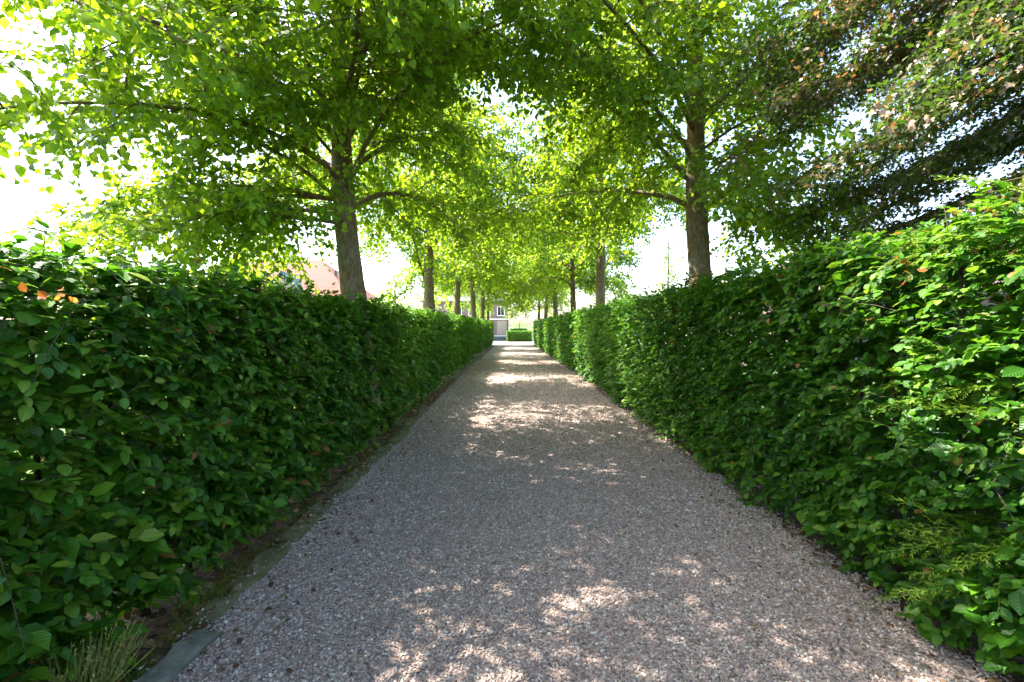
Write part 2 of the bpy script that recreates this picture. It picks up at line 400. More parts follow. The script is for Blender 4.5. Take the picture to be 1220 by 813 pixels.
# loose gravel stones, one mass
def gravel():
    rng = np.random.default_rng(11)
    bands = [(0.9, 3.6, 8800, .95), (3.6, 5.6, 6000, 1.1), (5.6, 8.5, 2300, 1.3), (8.5, 13, 900, 1.5), (13, 22, 330, 1.8)]
    Ps, Ss = [], []
    for y0, y1, den, sc in bands:
        n = int(den * (y1 - y0) * 3.8)
        y = rng.uniform(y0, y1, n)
        x = rng.uniform(-1.62, 2.2, n) + rng.normal(0, .03, n)
        Ps.append(np.stack([x, y, .014 + .012 * np.sin((x + 1.56) / 3.66 * math.pi).clip(0, 1) + rng.uniform(0, .004, n)], -1))
        Ss.append((.006 + .0055 * rng.random(n) ** 1.6) * sc)
    # strays spilling over the edging
    n = 420
    y = rng.uniform(1.6, 6, n); x = -1.6 - np.abs(rng.normal(0, .07, n))
    Ps.append(np.stack([x, y, np.full(n, .012) + rng.uniform(0, .03, n) * (x > -1.72)], -1)); Ss.append(.006 + .006 * rng.random(n))
    P = np.concatenate(Ps); S = np.concatenate(Ss); n = len(P)
    T = np.array([[1,0,0],[0,1,0],[-1,0,0],[0,-1,0],[0,0,1],[0,0,-1],[.62,.62,.5],[-.6,.6,-.45]], float)
    T6 = T[:6]
    F = [(0,1,4),(1,2,4),(2,3,4),(3,0,4),(1,0,5),(2,1,5),(3,2,5),(0,3,5)]
    V = T6[None] * (1 + rng.normal(0, .2, (n, 6, 1))) + rng.normal(0, .16, (n, 6, 3))
    V *= np.stack([np.ones(n), rng.uniform(.6, 1, n), rng.uniform(.45, .8, n)], -1)[:, None, :]
    # random rotation
    a = rng.uniform(0, 2*math.pi, n); b = rng.normal(0, .5, n)
    ca, sa, cb, sb = np.cos(a), np.sin(a), np.cos(b), np.sin(b)
    Rz = np.zeros((n,3,3)); Rz[:,0,0]=ca; Rz[:,0,1]=-sa; Rz[:,1,0]=sa; Rz[:,1,1]=ca; Rz[:,2,2]=1
    Rx = np.zeros((n,3,3)); Rx[:,0,0]=1; Rx[:,1,1]=cb; Rx[:,1,2]=-sb; Rx[:,2,1]=sb; Rx[:,2,2]=cb
    V = np.einsum('nij,nkj->nki', Rz @ Rx, V) * S[:, None, None] * 1.15 + P[:, None, :]
    base = np.array(F).ravel()
    loops = (base[None] + (np.arange(n) * 6)[:, None]).ravel()
    me = raw_mesh('gravel', V.reshape(-1, 3), loops, np.full(n * 8, 3), False, {'rnd': ('FLOAT', np.repeat(rng.random(n), 6))})
    return tag(obj('gravel', me, M['stone']), 'pinkish grey crushed gravel stones covering the near part of the path', 'gravel', None, 'stuff')
gravel()

# ------------------------------------------------------------------ hedges
def smooth_noise(a, b, seed, sc):
    r = np.random.default_rng(seed); v = 0
    for k in range(5):
        f = sc * (1.7 ** k); d = r.uniform(0, 2 * math.pi); ph = r.uniform(0, 6.28)
        v = v + np.sin((a * math.cos(d) + b * math.sin(d)) * f + ph) / (1.35 ** k)
    return v / 2.4

def hedge_leaves(side, y0, y1, face, top, depth, zb, seed, parent, near_only_fine=6.5):
    """side=+1: the face looks to -x (right hedge); side=-1: the face looks to +x."""
    rng = np.random.default_rng(seed)
    out = {'fine': [[], [], [], []], 'ovate': [[], [], [], []]}
    twP = []
    def emit(px, py, pz, outv, n_leaf, size, spread, fine):
        """sprays: twig points with alternate leaves"""
        m = len(px)
        dirv = outv * .75 + rng.normal(0, .35, (m, 3)); dirv[:, 2] += rng.normal(-.05, .3, m)
        dirv /= np.linalg.norm(dirv, axis=1)[:, None]
        ln = spread * rng.uniform(.6, 1.3, m)
        base = np.stack([px, py, pz], -1)
        sidev = np.cross(dirv, UP); sidev /= np.linalg.norm(sidev, axis=1)[:, None] + 1e-9
        clump_tone = smooth_noise(py, pz, seed + 3, 2.2)
        for k in range(n_leaf):
            f = (k + .4) / n_leaf
            s = 1 if k % 2 else -1
            pos = base + dirv * (ln * f)[:, None] + np.stack([np.zeros(m), np.zeros(m), -.05 * ln * f * f * 4], -1)
            d = dirv * .55 + sidev * s * (.75 - .4 * f) + rng.normal(0, .18, (m, 3))
            d[:, 2] -= .16
            nrm = UP * .95 + outv * .42 + rng.normal(0, .25, (m, 3))
            sz = size * (1 if side < 0 else .92) * rng.uniform(.45, 1.2, m)
            r = np.clip(rng.random(m) * .72 + .16 * clump_tone + .1 + .12 * f, 0, .96)
            yel = rng.random(m)
            r[yel < .03] = .97
            r[yel < .008] = 1.0
            L = out['fine' if fine else 'ovate']
            L[0].append(pos); L[1].append(d); L[2].append(nrm); L[3].append(sz)
            L_r.setdefault('fine' if fine else 'ovate', []).append(r)
        if fine:
            twP.append((base, dirv, ln))
    L_r = {}
    ox = -side
    def bulge(y, z):
        return .07 * smooth_noise(y, z, seed, 1.6) + .035 * smooth_noise(y, z, seed + 1, 7)
    def topz(y): return top(y) + .05 * smooth_noise(y, 0 * y, seed + 5, 1.9)
    bands = [(y0, 3.8, 240, 8, .056, True), (3.8, 7.5, 215, 8, .055, True), (7.5, 14, 125, 8, .070, False), (14, 24, 80, 7, .088, False), (24, y1, 50, 7, .105, False)]
    for a, b, den, nl, size, fine in bands:
        b = min(b, y1)
        if b <= a: continue
        Ly = b - a
        H = 2.1
        # path side face
        m = int(den * Ly * H)
        y = rng.uniform(a, b, m); z = rng.uniform(0, 1, m)
        tz = topz(y)
        zlow = zb + .12 * smooth_noise(y, 0 * y, seed + 9, 2.5)
        z = zlow + (tz - zlow) * z ** .93
        taper = np.where(z < .55, (.55 - z) * (.26 if side < 0 else .10), 0) + np.where(z > tz - .2, (z - tz + .2) * .45, 0)
        dep = .11 * np.abs(rng.normal(0, 1, m))
        pocket = smooth_noise(y, z * 1.5, seed + 13, 5.5) < -.28          # shallow hollows in the clipped face
        dep = dep + np.where(pocket, .10 + .08 * rng.random(m), 0)
        x = face(y) + side * (taper - bulge(y, z) + .06 + dep)
        outv = np.tile(np.array([ox, 0, .15]), (m, 1)) + rng.normal(0, .1, (m, 3))
        emit(x, y, z, outv, nl, size, .13, fine)
        # drooping shoots standing off the face
        m = int((7 if fine else 3) * Ly * H)
        y = rng.uniform(a, b, m); z = rng.uniform(.35, 1, m) * topz(y)
        x = face(y) + side * (0.0 - bulge(y, z))
        outv = np.tile(np.array([ox * .5, 0, -.5]), (m, 1)) + rng.normal(0, .25, (m, 3))
        emit(x, y, z, outv, 6, size * .85, .22, fine)
        # top
        m = int(den * Ly * depth * 1.0)
        y = rng.uniform(a, b, m); u = rng.uniform(.02, 1, m)
        x = face(y) + side * u * depth
        z = topz(y) - .05 + .05 * rng.normal(0, 1, m)
        outv = np.tile(np.array([ox * .35, 0, .5]), (m, 1)) + rng.normal(0, .35, (m, 3)); 
        emit(x, y, z, outv, nl, size, .12, fine)
        m = int(5 * Ly * depth)
        y = rng.uniform(a, b, m); x = face(y) + side * rng.uniform(.0, 1, m) * depth
        outv = np.tile(np.array([0, 0, 1.0]), (m, 1)) + rng.normal(0, .3, (m, 3))
        emit(x, y, topz(y) - .02, outv, 5, size * 1.05, .17, fine)
        # back face and the inside, both thinner
        m = int(den * .62 * Ly * H)
        y = rng.uniform(a, b, m); z = zb + (topz(y) - zb) * rng.random(m)
        x = face(y) + side * (depth + rng.normal(0, .05, m))
        emit(x, y, z, np.tile(np.array([-ox, 0, .15]), (m, 1)), 6, size * 1.15, .13, False)
        m = int(den * 1.3 * Ly * H)
        y = rng.uniform(a, b, m); z = zb + .1 + (topz(y) - zb - .1) * rng.random(m)
        x = face(y) + side * rng.uniform(.12, depth - .08, m)
        emit(x, y, z, np.tile(np.array([ox, 0, .2]), (m, 1)) + rng.normal(0, .5, (m, 3)), 7, max(size * 1.45, .10), .16, False)
    # end cap of the hedge at the far end
    m = 420
    y = y1 + rng.normal(0, .05, m); z = zb + (top(np.full(m, y1)) - zb) * rng.random(m); x = face(np.full(m, y1)) + side * rng.random(m) * depth
    emit(x, y, z, np.tile(np.array([0, 1, .2]), (m, 1)), 6, .1, .13, False)
    # gather: keep one mesh 'foliage' per template resolution
    res = []
    for kd in ('fine', 'ovate'):
        L = out[kd]
        if not L[0]: continue
        me = leaves_mesh('foliage', np.concatenate(L[0]), np.concatenate(L[1]), np.concatenate(L[2]), np.concatenate(L[3]), kd, rng, np.concatenate(L_r[kd]), .86)
        res.append(me)
    # join both into one mesh object through bmesh-free concatenation
    def arrays(me):
        nv = len(me.vertices); v = np.empty(nv*3, np.float32); me.vertices.foreach_get('co', v)
        l = np.empty(len(me.loops), np.int32); me.loops.foreach_get('vertex_index', l)
        s = np.empty(len(me.polygons), np.int32); me.polygons.foreach_get('loop_total', s)
        r = np.empty(nv, np.float32); me.attributes['rnd'].data.foreach_get('value', r)
        u = np.empty(nv*3, np.float32); me.attributes['luv'].data.foreach_get('vector', u)
        return v.reshape(-1, 3), l, s, r, u.reshape(-1, 3)
    A = [arrays(m_) for m_ in res]
    off = 0; LL = []
    for a_ in A: LL.append(a_[1] + off); off += len(a_[0])
    me = raw_mesh('foliage', np.concatenate([a_[0] for a_ in A]), np.concatenate(LL), np.concatenate([a_[2] for a_ in A]), True,
                  {'rnd': ('FLOAT', np.concatenate([a_[3] for a_ in A])), 'luv': ('FLOAT_VECTOR', np.concatenate([a_[4] for a_ in A]))})
    for m_ in res: bpy.data.meshes.remove(m_)
    obj('foliage', me, M['hedge_leaf'], parent)
    # fine twigs carrying the near sprays
    mb = MB()
    for base, dirv, ln in twP:
        idx = np.where((base[:, 1] < 4.2) & (rng.random(len(base)) < .5))[0]
        for i in idx:
            a = base[i]; b = a + dirv[i] * ln[i]
            mb.tube([a - dirv[i] * .06, (a + b) / 2 + [0, 0, .005], b + [0, 0, -.012]], [.0022, .0016, .0009], 3, False)
    mb.build('twigs', M['twig'], parent)
    # stems and inner branches
    y = y0 + .3
    while y < y1 - .3:
        fx = float(face(np.array([y]))[0])
        tz = float(top(np.array([y]))[0])
        x = fx + side * (depth * .42 + rng.normal(0, .08))
        st = MB(); r0 = rng.uniform(.018, .034)
        lean = rng.normal(0, .10, 2)
        P = [[x + lean[0]*q*.6, y + lean[1]*q + .02*math.sin(q*5 + y), q * tz * .93] for q in np.linspace(0, 1, 7)]
        P[0][2] = -.03
        st.tube(P, np.linspace(r0, .007, 7), 7, True, rng, .08)
        for k in range(9 if y < 14 else 4):
            q = rng.uniform(.12, .95); j = int(q * 6); a = np.array(P[j]); az = rng.uniform(0, 6.28); l = rng.uniform(.2, .42)
            d = np.array([math.cos(az) * .9, math.sin(az), rng.uniform(.2, .7)])
            st.tube([a, a + d*l*.5, a + d*l + [0,0,.03]], [.008, .006, .003], 4, False)
        st.build('stem', M['twig'], parent, True)
        y += rng.uniform(.3, .5) * (1 if y < 10 else 2.2)

def fL(y):
    y = np.asarray(y, float); return -1.72 + .20 * np.clip((y - 14) / 24, 0, 1)
def tL(y):
    y = np.asarray(y, float); return 1.86 - .04 * np.clip((y - 6) / 30, 0, 1)
def fR(y):
    y = np.asarray(y, float); return 2.03 - .27 * np.clip((y - 13) / 24, 0, 1)
def tR(y):
    y = np.asarray(y, float); return 2.09 - .19 * np.clip((y - 3) / 25, 0, 1)

hl = thing('beech_hedge', 'tall clipped beech hedge in shade along the left edge of the gravel path', 'hedge', group=None)
hedge_leaves(-1, -1.2, 38, fL, tL, .8, .10, 21, hl)
hr = thing('beech_hedge', 'tall clipped beech hedge with sun flecks along the right edge of the gravel path', 'hedge')
hedge_leaves(1, -1.2, 38, fR, tR, .9, .05, 47, hr)

def leaf_cluster(name, c, n, spread, size, kind, mat, parent, seed, down=.2):
    rng = np.random.default_rng(seed)
    P = np.array(c) + rng.normal(0, 1, (n, 3)) * np.array(spread)
    D = rng.normal(0, 1, (n, 3)); D[:, 2] -= down
    N = rng.normal(0, .6, (n, 3)) + UP * .4 + np.array([0, -.5, 0])
    me = leaves_mesh(name, P, D, N, size * rng.uniform(.7, 1.2, n), kind, rng)
    return obj(name, me, mat, parent)
o = leaf_cluster('dead_leaves', (-1.57, 1.62, 1.70), 9, (.015, .05, .012), .03, 'ovate', M['orange_leaf'], hl, 3); o['label'] = 'withered orange leaves'
o = leaf_cluster('dead_leaves', (2.02, 2.40, 1.88), 7, (.02, .02, .03), .036, 'ovate', M['orange_leaf'], hr, 4); o['label'] = 'withered orange leaves'

# ------------------------------------------------------------------ trees
def curve(p0, d0, length, n, rng, bend=(0, 0, 0), wob=.06):
    """polyline that starts along d0 and bends by the vector bend"""
    P = [np.array(p0, float)]; d = np.array(d0, float); d /= np.linalg.norm(d)
    st = length / n
    for i in range(n):
        d = d + np.array(bend) / n + rng.normal(0, wob, 3); d /= np.linalg.norm(d)
        P.append(P[-1] + d * st)
    return np.array(P)

def make_lime(name, label, seed, H=10.5, first=2.75, R=3.3, rt=.16, lean=(0, 0), nlimb=30, mat=None, leafsize=.082, twig_geo=False,
              loc=(0, 0, 0), group=None, dens=1.0, kind='heart', fork=None, cat='tree', curve_back=0, extra=None, narrow=False, avoid=None, hollow=.62):
    rng = np.random.default_rng(seed)
    mat = mat or M['lime_leaf']
    root = thing(name, label, cat, loc, 0, group)
    zs = np.linspace(-.05, H, 22)
    tp = np.stack([lean[0] * zs * (1 - curve_back * zs / H) + .035 * np.sin(zs * 1.3 + seed), lean[1] * zs + .03 * np.cos(zs * 1.1 + seed), zs], -1)
    flare = 1 + .5 * np.exp(-zs / .25)
    rr = rt * flare * np.clip(1 - (zs / H) ** 1.1 * .95, .05, 1) * (1 + .03 * np.sin(zs * 4 + seed))
    mb = MB(); 
    # denser rings for knobbly bark
    zz = np.linspace(-.05, H, 90)
    tpf = np.stack([np.interp(zz, zs, tp[:, k]) for k in range(3)], -1); rf = np.interp(zz, zs, rr)
    mb.tube(tpf, rf, 20, True, rng, .035)
    tr = mb.build('trunk', M['bark'], root, True)
    P_, D_, N_ = [], [], []
    def twig(p, d, l):
        if p[2] > 6.2 and rng.random() < hollow: return
        n = max(4, int(l / (.46 * leafsize) * dens))
        f = (np.arange(n) + .5) / n
        droop = np.array([0, 0, -1.0])
        pos = p + d * l * f[:, None] + droop * (l * .35 * f ** 2)[:, None]
        sd_ = np.cross(d, UP); sd_ /= np.linalg.norm(sd_) + 1e-6
        s = np.where(np.arange(n) % 2, 1, -1)[:, None]
        dd = d * .5 + sd_ * s * .8 + rng.normal(0, .25, (n, 3)); dd[:, 2] -= .45
        P_.append(pos + rng.normal(0, .015, (n, 3)) + dd / np.linalg.norm(dd, axis=1)[:, None] * .03); D_.append(dd)
        N_.append(UP * .9 + d * .35 + rng.normal(0, .42, (n, 3)))
    limbs = []
    ga = 2.39996; a0 = rng.uniform(0, 6.28)
    for i in range(nlimb):
        t = (i + .3) / nlimb
        z = first + (H - first - .4) * t ** 1.25
        az = a0 + i * ga + rng.normal(0, .25)
        prof = (1 - .72 * t ** 1.7)
        if narrow: prof *= .45
        L = R * prof * rng.uniform(.85, 1.12)
        if avoid is not None and z < avoid[3]:
            dz_ = (math.degrees(az) - avoid[0] + 180) % 360 - 180
            if abs(dz_) < avoid[1]: L *= avoid[2]
        el = rad(40 + 28 * t + rng.normal(0, 6))
        d0 = [math.cos(az) * math.cos(el), math.sin(az) * math.cos(el), math.sin(el)]
        limbs.append((z, d0, L, t, (0, 0, -1.2 + .85 * t)))
    for e in (extra or []): limbs.append(e)
    for (z, d0, L, t, bend) in limbs:
        p0 = np.array([np.interp(z, zs, tp[:, 0]), np.interp(z, zs, tp[:, 1]), z])
        P = curve(p0, d0, L, 9, rng, bend, .05)
        lm = MB(); r0 = min(np.interp(z, zs, rr) * .30, .009 + .008 * L)
        lm.tube(P, np.linspace(r0, .006, 10), 7, True, rng, .05)
        nsub = int(L / .145)
        for k in range(nsub):
            f = .16 + .84 * (k + rng.random()) / nsub
            x = f * 9; j = min(int(x), 8); p = P[j] + (P[j+1] - P[j]) * (x - j)
            tdir = P[j+1] - P[j]; tdir /= np.linalg.norm(tdir)
            az = rng.uniform(0, 6.28)
            sv_ = np.cross(tdir, UP); sv_ /= np.linalg.norm(sv_) + 1e-6
            s = 1 if k % 2 else -1
            d = tdir * .6 + sv_ * s * rng.uniform(.4, 1.0) + UP * rng.normal(.12, .45)
            l2 = (.35 + .32 * L * (1 - f * .75)) * rng.uniform(.6, 1.2)
            Q = curve(p, d, l2, 5, rng, (0, 0, -.5), .1)
            lm.tube(Q, np.linspace(.009, .003, 6), 4, False)
            nt_ = max(3, int(l2 / (1.05 * leafsize)))
            for q in range(nt_):
                g = (q + rng.random()) / nt_; xx = g * 5; jj = min(int(xx), 4); pp = Q[jj] + (Q[jj+1] - Q[jj]) * (xx - jj)
                td = Q[jj+1] - Q[jj]; td /= np.linalg.norm(td) + 1e-9
                dd = td * .6 + rng.normal(0, .55, 3); dd[2] -= .1; dd /= np.linalg.norm(dd)
                l3 = rng.uniform(.18, .42)
                if twig_geo: lm.tube([pp, pp + dd*l3*.5 + [0,0,-.03*l3], pp + dd*l3 + [0,0,-.3*l3]], [.003, .0022, .0012], 3, False)
                twig(pp, dd, l3)
        lm.build('limb', M['bark'], root, True)
    P = np.concatenate(P_); D = np.concatenate(D_); N = np.concatenate(N_)
    tone = smooth_noise(P[:, 0] + P[:, 2], P[:, 1], seed, .8)
    rnd = np.clip(rng.random(len(P)) * .8 + .1 + .14 * tone, 0, 1)
    S = leafsize * rng.uniform(.6, 1.2, len(P))
    me = leaves_mesh('crown', P, D, N, S, kind, rng, rnd)
    obj('crown', me, mat, root)
    print(name, seed, 'leaves', len(P))
    return root

def copy_tree(src, name, label, loc, rotz, sc=(1, 1, 1), group=None):
    c = src.copy(); COL.objects.link(c)
    c.location = loc; c.rotation_euler = (0, 0, rotz); c.scale = sc; c['label'] = label
    if group: c['group'] = group
    elif 'group' in c.keys(): del c['group']
    for ch in list(src.children):
        d = ch.copy(); COL.objects.link(d); d.parent = c
    return c

G = 'lime trees lining the gravel path'
# bespoke near trees
limb = lambda z, az, el, L, b: (z, [math.cos(rad(az))*math.cos(rad(el)), math.sin(rad(az))*math.cos(rad(el)), math.sin(rad(el))], L, .2, (0, 0, b))
make_lime('lime_tree', 'nearest lime tree of the left row, thick leaning trunk beside the orange roof', 101, H=10.5, first=3.05, R=3.6, rt=.178,
          lean=(-.085, 0), nlimb=46, loc=(-1.89, 6.1, 0), twig_geo=True, leafsize=.066, group=G, curve_back=.5, hollow=.36, avoid=(202, 48, .70, 4.7),
          extra=[limb(3.2, 190, 14, 2.7, -.6), limb(3.9, 262, 18, 3.4, -.7), limb(4.3, 212, 46, 3.6, -.8), limb(4.4, 232, 42, 4.3, -.7), limb(4.0, 290, 22, 3.4, -.7), limb(3.1, 150, 14, 3.2, -.5), limb(2.9, 205, 8, 2.6, -.65), limb(3.0, 238, 8, 2.3, -.7), limb(3.2, 196, 12, 2.7, -.6)])
make_lime('lime_tree', 'nearest lime tree of the right row, bare brown trunk above the sunny hedge top', 202, H=10.5, first=3.1, R=3.5, rt=.185,
          lean=(-.05, 0), nlimb=46, loc=(2.72, 6.5, 0), twig_geo=True, leafsize=.066, group=G,
          avoid=(-42, 72, .5, 9), extra=[limb(3.3, 350, -8, 1.9, -.5), limb(3.5, 15, 0, 2.2, -.6), limb(4.2, 225, 42, 3.6, -.9)])
A = make_lime('lime_tree', 'second lime tree of the left row, with a thin side limb rising along its trunk', 303, H=10, first=3.9, R=3.4, leafsize=.076, hollow=.3, rt=.165, lean=(-.03, 0), nlimb=42, loc=(-2.05, 12.3, 0), group=G,
              extra=[limb(2.2, 165, 76, 3.0, 0)])
B = make_lime('lime_tree', 'second lime tree of the right row, straight grey trunk lit beside the bright gap', 404, H=10.5, first=3.7, R=3.4, leafsize=.076, hollow=.3, rt=.165, lean=(-.02, .01), nlimb=42, loc=(2.6, 13.4, 0), group=G)
C = make_lime('lime_tree', 'third lime tree of the left row, slim upright trunk over the hedge', 505, H=9.5, first=3.1, R=3.3, hollow=.3, rt=.145, lean=(.0, 0), nlimb=40, loc=(-2.1, 18.2, 0), group=G)
copy_tree(B, 'lime_tree', 'fourth lime tree of the left row, with limbs forking low over the hedge', (-2.02, 24.4, 0), 2.1, (1, 1, .97), G)
copy_tree(A, 'lime_tree', 'fifth lime tree of the left row, thin pale trunk near the far end', (-1.98, 30.6, 0), 4.0, (.95, .95, .95), G)
copy_tree(C, 'lime_tree', 'farthest lime tree of the left row, short brown trunk before the brick house', (-1.85, 36.8, 0), 1.3, (.95, .95, .95), G)
copy_tree(C, 'lime_tree', 'third lime tree of the right row, dark slim trunk above the hedge', (2.58, 20.0, 0), 3.3, (1, 1, 1), G)
copy_tree(A, 'lime_tree', 'fourth lime tree of the right row, partly hidden by hanging foliage', (2.45, 26.2, 0), 1.1, (1, 1, 1), G)
copy_tree(B, 'lime_tree', 'fifth lime tree of the right row, leaves hanging down to the hedge', (2.3, 31.8, 0), 5.0, (.95, .95, .93), G)
copy_tree(C, 'lime_tree', 'farthest lime tree of the right row, low crown at the hedge end', (2.15, 37.2, 0), 0.6, (.95, .95, .9), G)

copy_tree(B, 'lime_tree', 'unseen lime tree added beside the viewer to shade the near gravel', (-2.35, 0.45, 0.0), 0.4, (1.3, 1.3, 1.34), G)  # out of view, added and scaled up to cast dappled shade in the foreground

# maple with reddish tips at the upper right
def make_maple():
    rng = np.random.default_rng(77)
    root = thing('maple_tree', 'dark maple with pinkish brown leaf tips overhanging the hedge at the upper right', 'tree', (6.3, 3.3, 0))
    zs = np.linspace(-.05, 9, 40)
    mb = MB(); mb.tube(np.stack([.05*np.sin(zs), .05*np.cos(zs*1.2), zs], -1), .2 * np.clip(1 - zs/9*.9, .05, 1) * (1 + .5*np.exp(-np.clip(zs, 0, 9)/.3)), 16, True, rng, .04)
    mb.build('trunk', M['bark'], root, True)
    P_, D_, N_, T_ = [], [], [], []
    spec = []
    for i in range(26):
        z = 2.6 + 5.8 * i / 26; az = i * 2.4 + rng.normal(0, .2)
        spec.append((z, az, rad(rng.uniform(12, 35)), rng.uniform(2.4, 3.4) * (1 - .05 * i * .6), -.6) if math.cos(az) > -.2 else (z + 2, az, .5, 2.4, -.5))
    # layered limbs reaching over the hedge towards the path and the viewer
    for k_ in range(34):
        z = 3.4 + 4.6 * k_ / 34; azd = 112 + (k_ * 37) % 82; el = -6 - (k_ * 5) % 14; L = 3.3 + .35 * ((k_ * 3) % 4); b = -.30
        spec.append((z, rad(azd), rad(el), L, b))
    for z, az, el, L, b in spec:
        P = curve([0, 0, z], [math.cos(az)*math.cos(el), math.sin(az)*math.cos(el), math.sin(el)], L, 10, rng, (0, 0, b), .04)
        lm = MB(); lm.tube(P, np.linspace(.055, .006, 11), 7, True, rng, .05)
        nsub = int(L / .105)
        for k in range(nsub):
            f = .2 + .8 * (k + rng.random()) / nsub
            x = f*10; j = min(int(x), 9); p = P[j] + (P[j+1]-P[j])*(x-j)
            td = P[j+1]-P[j]; td /= np.linalg.norm(td); sv_ = np.cross(td, UP); sv_ /= np.linalg.norm(sv_)
            d = td*.9 + sv_ * (1 if k % 2 else -1) * rng.uniform(.3, .9) + UP*rng.normal(0, .12)
            l2 = rng.uniform(.4, .85)
            Q = curve(p, d, l2, 5, rng, (0, 0, -.35), .06)
            lm.tube(Q, np.linspace(.006, .002, 6), 4, False)
            for q in range(int(l2/.034)):
                g = rng.random(); xx = g*5; jj = min(int(xx), 4); pp = Q[jj] + (Q[jj+1]-Q[jj])*(xx-jj)
                n = 6
                c = pp + rng.normal(0, .05, 3)*[1, 1, .5]
                pos = c + rng.normal(0, .055, (n, 3)) * [1, 1, .45]
                dd = rng.normal(0, .6, (n, 3)) + td*.6; dd[:, 2] -= .25
                P_.append(pos); D_.append(dd); N_.append(UP + rng.normal(0, .4, (n, 3)))
                tip = 1 if rng.random() < (.16 + .5*(smooth_noise(pp[0]*1.0, pp[1]+pp[2]*1.5, 9, 2.6) > .25)) else 0
                T_.append(np.clip(rng.random(n)*.66 + tip*.34, 0, 1))
        lm.build('limb', M['bark'], root, True)
    P = np.concatenate(P_)
    me = leaves_mesh('crown', P, np.concatenate(D_), np.concatenate(N_), .045*rng.uniform(.6, 1.25, len(P)), 'lobed', rng, np.concatenate(T_), .8)
    obj('crown', me, M['maple_leaf'], root)
    print('maple', len(P))
make_maple()

# background trees
GB = None
K1 = make_lime('pale_tree', 'pale yellow green young tree behind the right hedge, left of the nearest right trunk', 611, H=8, first=1.6, R=2.4, rt=.09, nlimb=20, mat=M['pale_leaf'], leafsize=.13, loc=(8.6, 26, 0), kind='ovate', dens=.42, narrow=True)
copy_tree(K1, 'pale_tree', 'narrow pale tree beyond the right hedge, just right of the second right trunk', (7.0, 30, 0), 1.0, (.9, .9, .8))
copy_tree(K1, 'pale_tree', 'slender pale tree seen in the bright gap beyond the right hedge', (10.6, 33, 0), 2.0, (1, 1, .85))
copy_tree(K1, 'pale_tree', 'bushy pale tree behind the nearest right trunk and its low leaves', (9.5, 21, 0), 3.1, (1.5, 1.5, .62))
copy_tree(K1, 'pale_tree', 'low pale tree behind the left hedge between the first and second left trunks', (-6.2, 25, 0), 4.1, (1.8, 1.8, .55))
copy_tree(K1, 'pale_tree', 'distant pale tree left of the avenue behind the third left trunk', (-7.5, 40, 0), 5.1, (2, 2, .8))
copy_tree(K1, 'pale_tree', 'distant pale tree right of the avenue behind the third right trunk', (8.0, 44, 0), .7, (2, 2, .9))
copy_tree(K1, 'pale_tree', 'small far tree standing in the bright opening at the end of the path', (1.2, 72, 0), 2.7, (1.5, 1.5, .35))
copy_tree(K1, 'pale_tree', 'far shrubby tree on the right side of the opening at the end of the path', (3.9, 66, 0), 2.2, (1.8, 1.8, .33))

# ------------------------------------------------------------------ box hedges at the far end
def box_hedge(label, x0, x1, y0, y1, h, seed):
    rng = np.random.default_rng(seed)
    root = thing('box_hedge', label, 'hedge', ((x0+x1)/2, (y0+y1)/2, 0))
    w_, d_ = x1-x0, y1-y0
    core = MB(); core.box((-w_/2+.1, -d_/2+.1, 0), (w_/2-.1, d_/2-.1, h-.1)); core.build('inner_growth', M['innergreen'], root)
    n = int((w_*h*2 + d_*h*2 + w_*d_) * 1500)
    P = np.stack([rng.uniform(-w_/2, w_/2, n), rng.uniform(-d_/2, d_/2, n), rng.uniform(.02, h, n)], -1)
    fc = rng.integers(0, 4, n)
    P[fc == 0, 1] = -d_/2; P[fc == 1, 2] = h; P[fc == 2, 0] = w_/2; P[fc == 3, 0] = -w_/2
    P += rng.normal(0, .03, P.shape)
    obj('foliage', leaves_mesh('foliage', P, rng.normal(0, 1, P.shape), UP + rng.normal(0, .8, P.shape), .06*rng.uniform(.7, 1.2, n), 'ovate', rng), M['hedge_leaf'], root)
box_hedge('low clipped dark green box hedge standing across the far end of the path', -.45, 1.85, 45.3, 46.4, 1.02, 1)
box_hedge('slightly taller clipped hedge just behind the low box hedge at the far end', -.1, 1.5, 48.6, 49.6, 1.2, 2)

# ------------------------------------------------------------------ houses
M['roof_orange'] = brick_mat('orange_roof_tiles', (.12, .027, .013), (.15, .038, .02), (.06, .016, .01), .24, .20, 'XZ', .018, 0, .7)
M['roof_pink'] = brick_mat('pale_roof_tiles', (.15, .095, .085), (.19, .13, .115), (.08, .055, .05), .26, .22, 'XZ', .02, 0, .7)
M['brick'] = brick_mat('house_brick', (.13, .075, .075), (.18, .11, .11), (.2, .18, .18))
M['slate'] = noise_mat('slate', (.08, .09, .11), (.14, .15, .18), scale=12, bump=.2, rough=.6)
M['white'] = flat_mat('white_paint', (.78, .78, .76), .5)
M['teal'] = flat_mat('teal_paint', (.02, .07, .08), .5)
M['glass'] = flat_mat('window_glass', (.03, .04, .05), .08, .9)
M['lead'] = flat_mat('lead', (.10, .10, .11), .6)
M['tan'] = flat_mat('sand_render', (.55, .44, .30), .8)
M['wood'] = flat_mat('grey_wood', (.32, .27, .23), .8)

